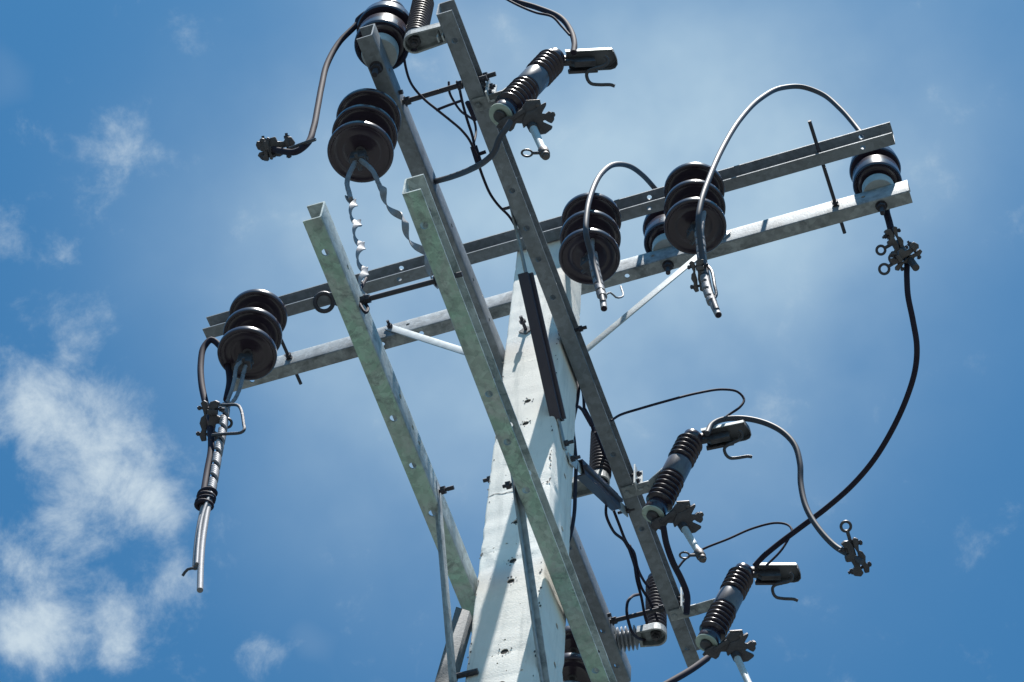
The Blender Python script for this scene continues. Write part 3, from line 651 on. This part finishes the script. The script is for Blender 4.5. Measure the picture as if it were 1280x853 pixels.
c6 = [at(*p, y=yy) for p, yy in (((1128, 318), .22), ((1133, 326), .24), ((1133.5, 345), .27), ((1135, 370), .31), ((1141, 400), .38), ((1146, 432), .46), ((1144, 462), .55), ((1134, 496), .64), ((1117, 534), .73), ((1093, 574), .82), ((1065, 607), .90), ((1032, 636), .97), ((1000, 660), 1.03), ((972, 681), 1.07), ((953, 697), 1.09), ((943, 708), 1.105))]
cable('jumper_cable', 'long thick black cable sweeping from the right clamps down to the lowest fuse cutout', c6, .0108)
c7 = [at(*p, y=yy) for p, yy in (((884, 542), .53), ((890, 531), .54), ((902, 525), .55), ((925, 523), .56), ((950, 527), .58), ((975, 538), .60), ((993, 556), .62), ((1000, 580), .64), ((1001, 605), .66), ((1008, 635), .68), ((1024, 662), .70), ((1044, 683), .72), ((1062, 694), .73), ((1078, 703), .74))]
cable('jumper_cable', 'grey cable curving from the middle fuse cutout to a dark clamp in the sky', c7, .0110, 'cable_grey')
clamp('dark clamp with round eye at the free end of the grey cable at right', at(1069, 697, y=.735), img(.42, 1), img(1, -.4), L=.135, m='cast', eye=(img(-.3, -1), .095, .017), s=1.2)
clamp('dark grey clamp with a rod at the cable end at upper left', at(345, 184, y=-1.34), img(1, -.12), img(.1, 1), L=.125, m='cast', s=1.0, bail=[at(362, 186, y=-1.34), at(378, 180, y=-1.35), at(394, 174.5, y=-1.36)])
clamp('second small clamp jaw at the far left cable end', at(333, 187, y=-1.345), img(.2, 1), img(1, -.1), L=.075, m='cast', s=1.0)
def wire(label, pts, r=.0045, m='cable'): return cable('thin_wire', label, pts, r, m, 'wire', 'thin black wires', n=8)
wire('thin black wire looping from the long shaded crossarm to the middle fuse cutout', [at(*p, y=yy) for p, yy in (((764, 526), .28), ((775, 519), .30), ((800, 511), .34), ((835, 501), .38), ((870, 492), .44), ((903, 487), .50), ((922, 490), .54), ((930, 499), .56), ((925, 509), .56), ((912, 518), .56), ((905, 523), .555))], .0048)
wire('thin black wire from the long shaded crossarm to the lowest fuse cutout', [at(*p, y=yy) for p, yy in (((846, 712), 1.0), ((858, 698), 1.0), ((880, 686), 1.0), ((910, 674), 1.02), ((940, 661), 1.04), ((968, 654), 1.05), ((984, 656), 1.05), ((990, 664), 1.05), ((985, 675), 1.055), ((975, 690), 1.06), ((958, 707), 1.07))], .0046)
wire('thin black wire hanging from the top arrester across to the bundle', [at(*p, y=yy) for p, yy in (((520, 62), -1.31), ((506, 68), -1.28), ((508, 88), -1.25), ((516, 108), -1.22), ((530, 124), -1.18), ((547, 138), -1.14), ((562, 150), -1.08), ((577, 163), -1.0), ((586, 174), -.95), ((592, 186), -.90), ((600, 204), -.84))])
wire('thin black wire from the spacing rod swinging down past the bundle', [at(*p, x=.02) for p in ((561, 103), (562, 116), (568, 128), (576, 139), (586, 146), (593, 152), (595, 163), (592, 180))])
wire('thin black wire straight beside the long shaded crossarm down to the pole', [at(*p, x=xx) for p, xx in (((573, 104), .05), ((578, 128), .05), ((584, 150), .05), ((591, 172), .05), ((594, 190), .05), ((599, 208), .05), ((605, 225), .05), ((613, 243), .05), ((624, 258), .06), ((636, 270), .08), ((645, 284), .10))], .005)
for a_, b_, nm in (((584, 128), (594, 150), 'upper'), ((592, 183), (599, 205), 'lower')):
    mb = MB(); pa, pb = at(*a_, x=.045), at(*b_, x=.045); mb.tube([pa, pb], .013 if nm == 'lower' else .009, n=10, smooth=False); q = (pa+pb)/2
    mb.tube([q, q+img(1, -.35)*.035], .007, n=8, smooth=False)
    tag(mb.build('wire_connector', 'cable', org=pa), '%s black connector joining the thin wires left of the long shaded crossarm' % nm, 'connector', 'wire connectors')
wire('short grey wire stub between the bundle and the thin hanging wire', [at(545, 138, y=-1.14), at(560, 132, y=-1.14), at(577, 126, y=-1.13)], .005)
# wires on the right of the pole
wire('black cable bulging down along the right rear edge of the pole', [at(*p, y=yy) for p, yy in (((701, 345), .02), ((714, 368), .02), ((716, 385), .04), ((705, 420), .10), ((712, 455), .115), ((719, 472), .115), ((723, 484), .115), ((721, 505), .115), ((716, 532), .112), ((718, 555), .112), ((720, 580), .112), ((719, 610), .112), ((718, 640), .112), ((714, 665), .11), ((706, 690), .12))], .0068)
wire('black wire pair dropping from the crossarm into the rear arrester top', [at(*p, x=.06) for p in ((724, 470), (729, 492), (731, 515), (738, 526), (742, 540))], .006)
wire('black wire from the pole edge to the rear arrester connector', [at(*p, x=.06) for p in ((716, 508), (724, 509), (731, 516))], .006)
mb = MB(); mb.tube([at(730, 513, x=.06), at(740, 531, x=.06)], .011, n=10, smooth=False); tag(mb.build('wire_connector', 'cable', org=at(730, 513, x=.06)), 'black connector above the arrester behind the pole', 'connector', 'wire connectors')
wire('black wire running down beside the rear arrester behind the long shaded crossarm', [at(*p, x=.085) for p in ((744, 540), (752, 560), (758, 580), (759, 600), (758, 628), (758, 645), (766, 663), (780, 676), (786, 686))], .0055)
wire('second black wire dropping from the lower strap to the bundle', [at(*p, x=.07) for p in ((767, 638), (774, 656), (781, 674), (787, 684))], .0055)
for k, (pp, lab) in enumerate(((((786, 682), (793, 692), (797, 710), (804, 725), (817, 741), (826, 752)), 'black wire of the lower bundle swinging right behind the crossarm'),
                               (((786, 682), (792, 700), (796, 725), (802, 748), (806, 770), (809, 780)), 'black wire of the lower bundle falling to the bottom arrester clamp'),
                               (((787, 684), (795, 705), (800, 730), (812, 752), (818, 765), (822, 776)), 'black wire of the lower bundle ending at the arrester side'))):
    wire(lab, [at(*p, x=.015+.02*k) for p in pp], .0055)
mb = MB(); mb.tube([at(786, 682, x=.03), at(794, 706, x=.03), at(798, 722, x=.03)], .009, n=10); tag(mb.build('wire_connector', 'cable', org=at(790, 694, x=.03)), 'taped black joint of the lower wire bundle', 'connector', 'wire connectors')
wire('black wire curling left round to the ribbed arm at the bottom', [at(*p, x=-.02) for p in ((799, 743), (790, 746), (784, 755), (784, 770), (789, 788), (797, 797), (812, 801))], .006)
cable('jumper_cable', 'thick black cable hanging below the middle fuse cutout', [at(*p, y=yy) for p, yy in (((829, 658), .57), ((833, 680), .62), ((841, 703), .68), ((852, 725), .75), ((859, 745), .80), ((858, 768), .84))], .0115)
cable('jumper_cable', 'thick black cable running down left from the lowest fuse cutout', [at(*p, y=yy) for p, yy in (((884, 823), 1.1), ((866, 836), 1.05), ((846, 848), 1.0), ((820, 862), .95), ((780, 880), .9))], .0125)

# ------------------------------------------------------------------ fuse cutouts
def shed_profile(L, bands):
    """ribbed porcelain: sheds at both halves and a smooth band in the middle"""
    p = [(.03, 0), (.041, .001), (.0425, .006), (.0405, .046), (.036, .050)]
    def sheds(z0, z1, n):
        o = []
        for i in range(n):
            z = z0+(z1-z0)*i/n; d = (z1-z0)/n
            o += [(.0345, z+d*.08), (.048, z+d*.34), (.0515, z+d*.46), (.0510, z+d*.56), (.0345, z+d*.88)]
        return o
    p += sheds(.054, .198, 6); p += [(.038, .200), (.0462, .204), (.0472, .212), (.0472, .282), (.0462, .290), (.038, .293)]
    p += sheds(.296, .412, 5); p += [(.034, .414), (.0365, .418), (.0365, L-.008), (.030, L)]
    return p
def cutout(label, pb, pt, ybr, tdir, hood_dir, tlen):
    root = thing('fuse_cutout', label, 'fuse cutout', V(.14, ybr, ZB), 'drop out fuse cutouts')
    ax = (pt-pb).normalized(); L = .452; sc_ = (pt-pb).length/L
    out_ = (X-ax*X.dot(ax)).normalized(); sd = ax.cross(out_).normalized()
    mb = MB(); mb.lathe([(r, z*sc_) for r, z in shed_profile(L, None)], pb, ax, n=48); mb.build('porcelain_body', 'glaze', root, pb, ang=50)
    mb = MB(); mb.lathe([(.0455, .2035*sc_), (.0478, .212*sc_), (.0478, .282*sc_), (.0455, .2905*sc_)], pb, ax, n=48); mb.build('middle_band', 'band', root, pb, ang=50)
    mb = MB(); mb.lathe([(.024, -.004), (.043, -.004), (.0435, .0), (.024, .0005)], pb, ax, n=40)
    mb.lathe([(.0225, .0015), (.024, .0015), (.024, -.004), (.0225, -.004)], pb, ax, n=32)
    mb.build('washer_plate', 'washer', root, pb)
    # bottom hinge casting
    mb = MB(); c = pb-ax*.012
    mb.cyl(pb+ax*.002, pb-ax*.018, .022, n=20)
    IX, IY, kf = img(1, 0), img(0, 1), .00038
    arm_ = [(-10, 40), (70, -10), (110, 0), (190, -70), (230, -130), (350, -140), (362, -105), (330, -20), (250, 30), (200, 52), (150, 50), (130, 100), (100, 125), (70, 110), (20, 100)]
    mb.prism([(x*kf, y*kf) for x, y in arm_], pb-ax*.018, IX, IY, FWD, .026)
    mb.box(pb-ax*.018+(IX*150-IY*10)*kf-FWD*.016, (IX*70-IY*50)*kf, (IX*12+IY*17)*kf, FWD*.005)
    mb.build('hinge_arm', 'cast', root, pb, bevel=.003)
    mb = MB(); mb.box(pb+img(.2, 1)*.030-ax*.014+img(1, 0)*.006, img(.8, .6)*.016, img(-.6, .8)*.018, FWD*.012); mb.cyl(pb+img(.2, 1)*.012, pb+img(.45, 1)*.056, .007, n=8); mb.build('line_terminal', 'cast', root, pb, bevel=.002)
    # trunnion with hooks that holds the tube
    tc_ = pb+(IX*340+IY*30)*kf
    tr_ = [(235, -40), (300, -60), (352, -100), (410, -132), (416, -110), (388, -60), (374, -30), (405, -30), (440, -55), (478, -25), (486, 20), (462, 52), (430, 38), (400, 18), (382, 40), (422, 58), (472, 80), (462, 102), (410, 142), (350, 152), (306, 140), (318, 92), (330, 60), (300, 42), (255, 60), (215, 95), (200, 42)]
    mb = MB(); mb.prism([(x*kf, y*kf) for x, y in tr_], pb-ax*.018, IX, IY, FWD, .034); mb.build('trunnion', 'cast', root, tc_, bevel=.0035)
    mb = MB(); mb.box(pb+(IX*285-IY*95)*kf-FWD*.012, (IX*62-IY*4)*kf, (IX*8+IY*34)*kf, FWD*.010); mb.cyl(pb+(IX*322-IY*78)*kf-FWD*.030, pb+(IX*322-IY*78)*kf, .008, n=6); mb.build('latch_casting', 'bronze', root, tc_, bevel=.002)
    mb = MB(); q = pb+(IX*452+IY*0)*kf; mb.cyl(q-FWD*.026, q+FWD*.02, .009, n=6); mb.build('pivot_bolt', 'bronze', root, q)
    mb = MB(); q = pb+(IX*345+IY*95)*kf; mb.cyl(q-FWD*.024, q+FWD*.02, .012, n=14); mb.build('pivot_pin', 'cast', root, q)
    # fuse tube hanging open
    t0 = pb+(IX*275+IY*70)*kf-ax*.01; t1 = t0+tdir.normalized()*tlen
    mb = MB(); mb.cyl(t0, t1, .0135, .0125, n=20); tube = mb.build('fuse_tube', 'tube', root, t0)
    mb = MB(); d = (t1-t0).normalized(); mb.cyl(t0-d*.01, t0+d*.045, .018, .0165, n=20); mb.build('upper_ferrule', 'cast', tube, t0)
    mb = MB(); mb.cyl(t1-d*.035, t1+d*.0, .0175, n=20); mb.cyl(t1, t1+d*.018, .0145, n=20); mb.cyl(t1+d*.016, t1+d*.028, .010, n=16)
    mb.build('lower_ferrule', 'bronze', tube, t1, bevel=.001)
    mb = MB(); e = t1-d*.010+img(-1, 0)*.056; mb.torus(e, img(1, 0), img(.1, 1), .017, .0038, 20, 8, R2=.011); mb.tube([e+img(1, 0)*.016, t1-d*.012], .0055, n=8, smooth=False); mb.build('pull_ring', 'cast', tube, e)
    # top contact: hood, spring arm, hook and cable terminal
    h = hood_dir.normalized(); h = h; n_ = (Z-h*Z.dot(h)).normalized(); s_ = h.cross(n_).normalized()   # s_ towards the viewer (-y)
    if s_.y > 0: s_ = -s_
    o = pt+img(1, .0)*.030+img(0, 1)*.022
    mb = MB(); mb.prism([(-.03, -.006), (.0, -.009), (.012, -.018), (.045, -.020), (.085, -.018), (.085, .022), (.012, .024), (-.0, .009), (-.03, .008)], o+h*.02, h, -n_, s_, .022); mb.build('contact_arm', 'cast', root, o, bevel=.003)
    mb = MB(); a0 = o+h*.004; Lh = .165
    # the hood: a shallow cap opening downward, its plan rounded at the free end, with a lip along the near side
    plan = [(0, .032), (Lh, .032), (Lh+.012, .004), (Lh+.014, -.016), (Lh+.006, -.029), (Lh-.010, -.034), (.022, -.034), (.012, -.026)]
    mb.prism(plan, a0+n_*.026, h, s_, n_, .003)
    for (x0, y0), (x1, y1) in zip(plan[1:7], plan[2:8]):
        A_, B_ = a0+h*x0+s_*y0, a0+h*x1+s_*y1; mb.box((A_+B_)/2+n_*.012, (B_-A_)*.5, n_*.014, (B_-A_).normalized().cross(n_)*.0015)
    mb.build('hood', 'hood', root, a0)
    mb = MB(); mb.box(a0+h*Lh*.49+n_*.022+s_*.0340, h*Lh*.49, s_*.0018, n_*.008); mb.build('hood_edge', 'hood_edge', root, a0)
    mb = MB(); mb.box(a0+h*.058-n_*.004-s_*.033, h*.052, s_*.006, n_*.011); mb.build('hood_spring', 'cast', root, a0, bevel=.003)
    mb = MB(); k_ = (t1-t0).length and 1/368.; hu = (RT*h.dot(RT)+UP*h.dot(UP)).normalized(); hd = FWD.cross(hu).normalized()
    if hd.dot(UP) > 0: hd = -hd
    hk = [a0-FWD*.035+(hu*(x-3)+hd*(y-1))*k_ for x, y in ((52, -3), (55.5, 1), (55, 6), (50, 9.5), (39, 12), (31, 14.5), (28, 18), (29, 26), (33, 31), (43, 33), (58, 34), (63, 36))]
    mb.tube(hk, .0062, n=10, step=.006); mb.build('hook', 'cast', root, hk[0])
    mb = MB(); q = o+n_*.028-h*.004; mb.box(q, h*.016, s_*.012, n_*.010); mb.cyl(q+h*.012-n_*.01, q+h*.016+n_*.03, .006, n=8); mb.cyl(q-h*.03-s_*.0, q+h*.02, .0055, n=8); nut(mb, q-h*.022, h, .010, .010); mb.build('line_terminal', 'bronze', root, q, bevel=.002)
    # mounting: strap under the crossarm, rising to the mid band of the body, and an upright slotted plate
    mid = pb.lerp(pt, .53); A0 = V(.125, ybr, ZB-.006); A1 = V(.235, ybr, ZB-.006)
    mb = MB(); mb.box((A0+A1)/2, V((A1.x-A0.x)/2, 0, 0), Y*.024, Z*.004)
    nb = mid-out_*.040; ax2 = (nb-A1); mb.box(A1+ax2*.5, ax2*.5+V(.004, 0, 0), Y*.024, ax2.normalized().cross(Y)*.004)
    mb.cyl(V(.215, ybr, ZB-.016), V(.215, ybr, ZB+.010), .013, n=16); mb.cyl(V(.142, ybr, ZB-.020), V(.142, ybr, ZB+.02), .010, n=12)
    mb.build('mounting_strap', 'galv', root, A0, bevel=.0015)
    mb = MB(); c_ = V(.182, ybr-.020, ZB+.045); mb.box(c_, X*.003, Y*.020, Z*.062); mb.box(c_+V(.010, .018, 0), X*.010, Y*.003, Z*.062)
    cut = MB()
    for dz in (-.03, .012): cut.box(c_+Z*dz-Y*.003, X*.02, Y*.005, Z*.012)
    mb.build('upright_plate', 'bright', root, c_)
    mb = MB(); mb.cyl(c_+V(-.03, 0, .020), c_+V(.022, 0, .020), .006, n=10); nut(mb, c_+V(.010, 0, .020), X, .012, .010); mb.build('bolt', 'bolt', root, c_)
    mb = MB(); nut(mb, c_+V(.008, 0, -.028), X, .011, .012); mb.build('nut', 'bolt', root, c_)
    return root
TV = V(.075, 0, -.31)
cutout('upper fuse cutout with its tube hanging open, nearest the top of the photo', at(626.4, 144, y=-1.052), at(695.4, 70.6, y=-1.022), -1.064, V(.075, 0, -.34), V(.94, .30, .12), .275)
cutout('middle fuse cutout on the long shaded crossarm with hanging tube', at(816.7, 643, y=.575), at(867.5, 544, y=.545), .572, V(.095, 0, -.32), V(1, .10, .06), .25)
cutout('lowest fuse cutout near the bottom edge of the photo', at(883.5, 804, y=1.115), at(931, 711.5, y=1.115), 1.153, V(.075, 0, -.32), V(.93, .32, .05), .26)
mb = MB(); c_ = at(604, 97, z=-.72); mb.cyl(c_-X*.05, c_+X*.045, .0085, n=12); nut(mb, c_+X*.01, X, .016, .014)
tag(mb.build('through_bolt', 'bolt', org=c_), 'grey bolt poking out right of the long shaded crossarm above the upper cutout', 'bolt', 'bolts through the pole')

# ------------------------------------------------------------------ surge arresters
def arrester(label, base, top, bdir, blen, ribs=0, RS=.042, RB=.037):
    root = thing('surge_arrester', label, 'surge arrester', base, 'black ribbed surge arresters')
    ax = (top-base).normalized(); L = (top-base).length; n = int(L/.0235); p = [(.02, 0), (.035, 0), (.036, .01)]
    for i in range(n):
        z = .012+(L-.045)*i/n; d = (L-.045)/n; R = RS
        p += [(RS*.64, z+d*.05), (R-.004, z+d*.22), (R, z+d*.30), (R, z+d*.38), (RS*.64, z+d*.70)]
    p += [(.034, L-.03), (.034, L-.012), (.022, L-.004), (.004, L)]
    mb = MB(); mb.lathe(p, base, ax, n=44); mb.build('housing', 'rubber', root, base, ang=40)
    mb = MB(); mb.cyl(top-ax*.004, top+ax*.03, .007, n=10); nut(mb, top+ax*.006, ax, .014, .012); mb.build('top_stud', 'alu', root, top)
    # insulating bracket: oval cup around the base running out to the crossarm
    b = bdir.normalized(); s = Z.cross(b).normalized(); c = base-Z*.018
    R = RB; k = 10; outl = []
    for i in range(k+1): a = PI/2+PI*i/k; outl.append((R*math.cos(a), R*math.sin(a)))
    outl += [(blen, -R*.86), (blen, R*.86)]
    n0 = len(outl); mb = MB()
    ins = [(x*.84 if x < 0 else (x-.012 if x > .01 else x), y*.82) for x, y in outl]
    mb.prism(outl, c+Z*.012, b, s, Z, .008)
    for i in range(n0):
        (x0, y0), (x1, y1) = outl[i], outl[(i+1) % n0]; (u0, v0), (u1, v1) = ins[i], ins[(i+1) % n0]
        vs = [c+b*x+s*y+Z*z for x, y in ((x0, y0), (x1, y1), (u1, v1), (u0, v0)) for z in (-.022, .010)]
        mb.add(vs, [(0, 1, 3, 2), (4, 5, 7, 6), (0, 2, 4, 6)[::-1], (1, 3, 5, 7), (0, 1, 7, 6), (2, 3, 5, 4)])
    mb.build('bracket', 'galv', root, c, ang=50)
    if ribs:
        mb = MB(); q = c+b*(blen+.0)-Z*.004; prof = [(.02, 0)]
        for i in range(ribs): z = .004+.016*i; prof += [(.029, z), (.049, z+.006), (.049, z+.009), (.029, z+.013)]
        prof += [(.022, .017*ribs+.03)]
        mb.lathe(prof, q, b, n=36); mb.build('ribbed_arm', 'rubber2' if 'rubber2' in M else 'rubber', root, q, ang=40)
    mb = MB(); mb.cyl(base+Z*.0, base-Z*.055, .0085, n=12); nut(mb, base-Z*.022, Z, .022, .014); nut(mb, base-Z*.036, Z, .014, .012); mb.build('ground_stud', 'cast', root, base)
    if not ribs:
        mb = MB(); q = c+b*(blen-.012)
        for d_ in (-.008, .010): mb.box(q+b*d_-Z*.004, b*.0025, s*.010, Z*.050)
        mb.box(q+b*.0+Z*.045+s*.0, b*.012, s*.014, Z*.007); mb.build('mounting_plate', 'bright', root, q, bevel=.001)
    return root
bt = at(519, 49, z=-.735); arrester('black ribbed arrester at the top edge between two crossarms', bt, bt+V(0, 0, .36), V(1, 0, 0), .112-bt.x-.002, RS=.039)
bt = at(750, 597, z=-.78); arrester('black ribbed arrester behind the pole beside the rear strap', bt, bt+V(0, 0, .35), V(-1, .02, 0), bt.x+.108)
bt = at(820, 789, z=-.72); arrester('black ribbed arrester at the bottom with a pale ribbed mounting arm', bt, bt+V(0, 0, .36), V(-1, -.12, 0), .068, ribs=5, RB=.043)
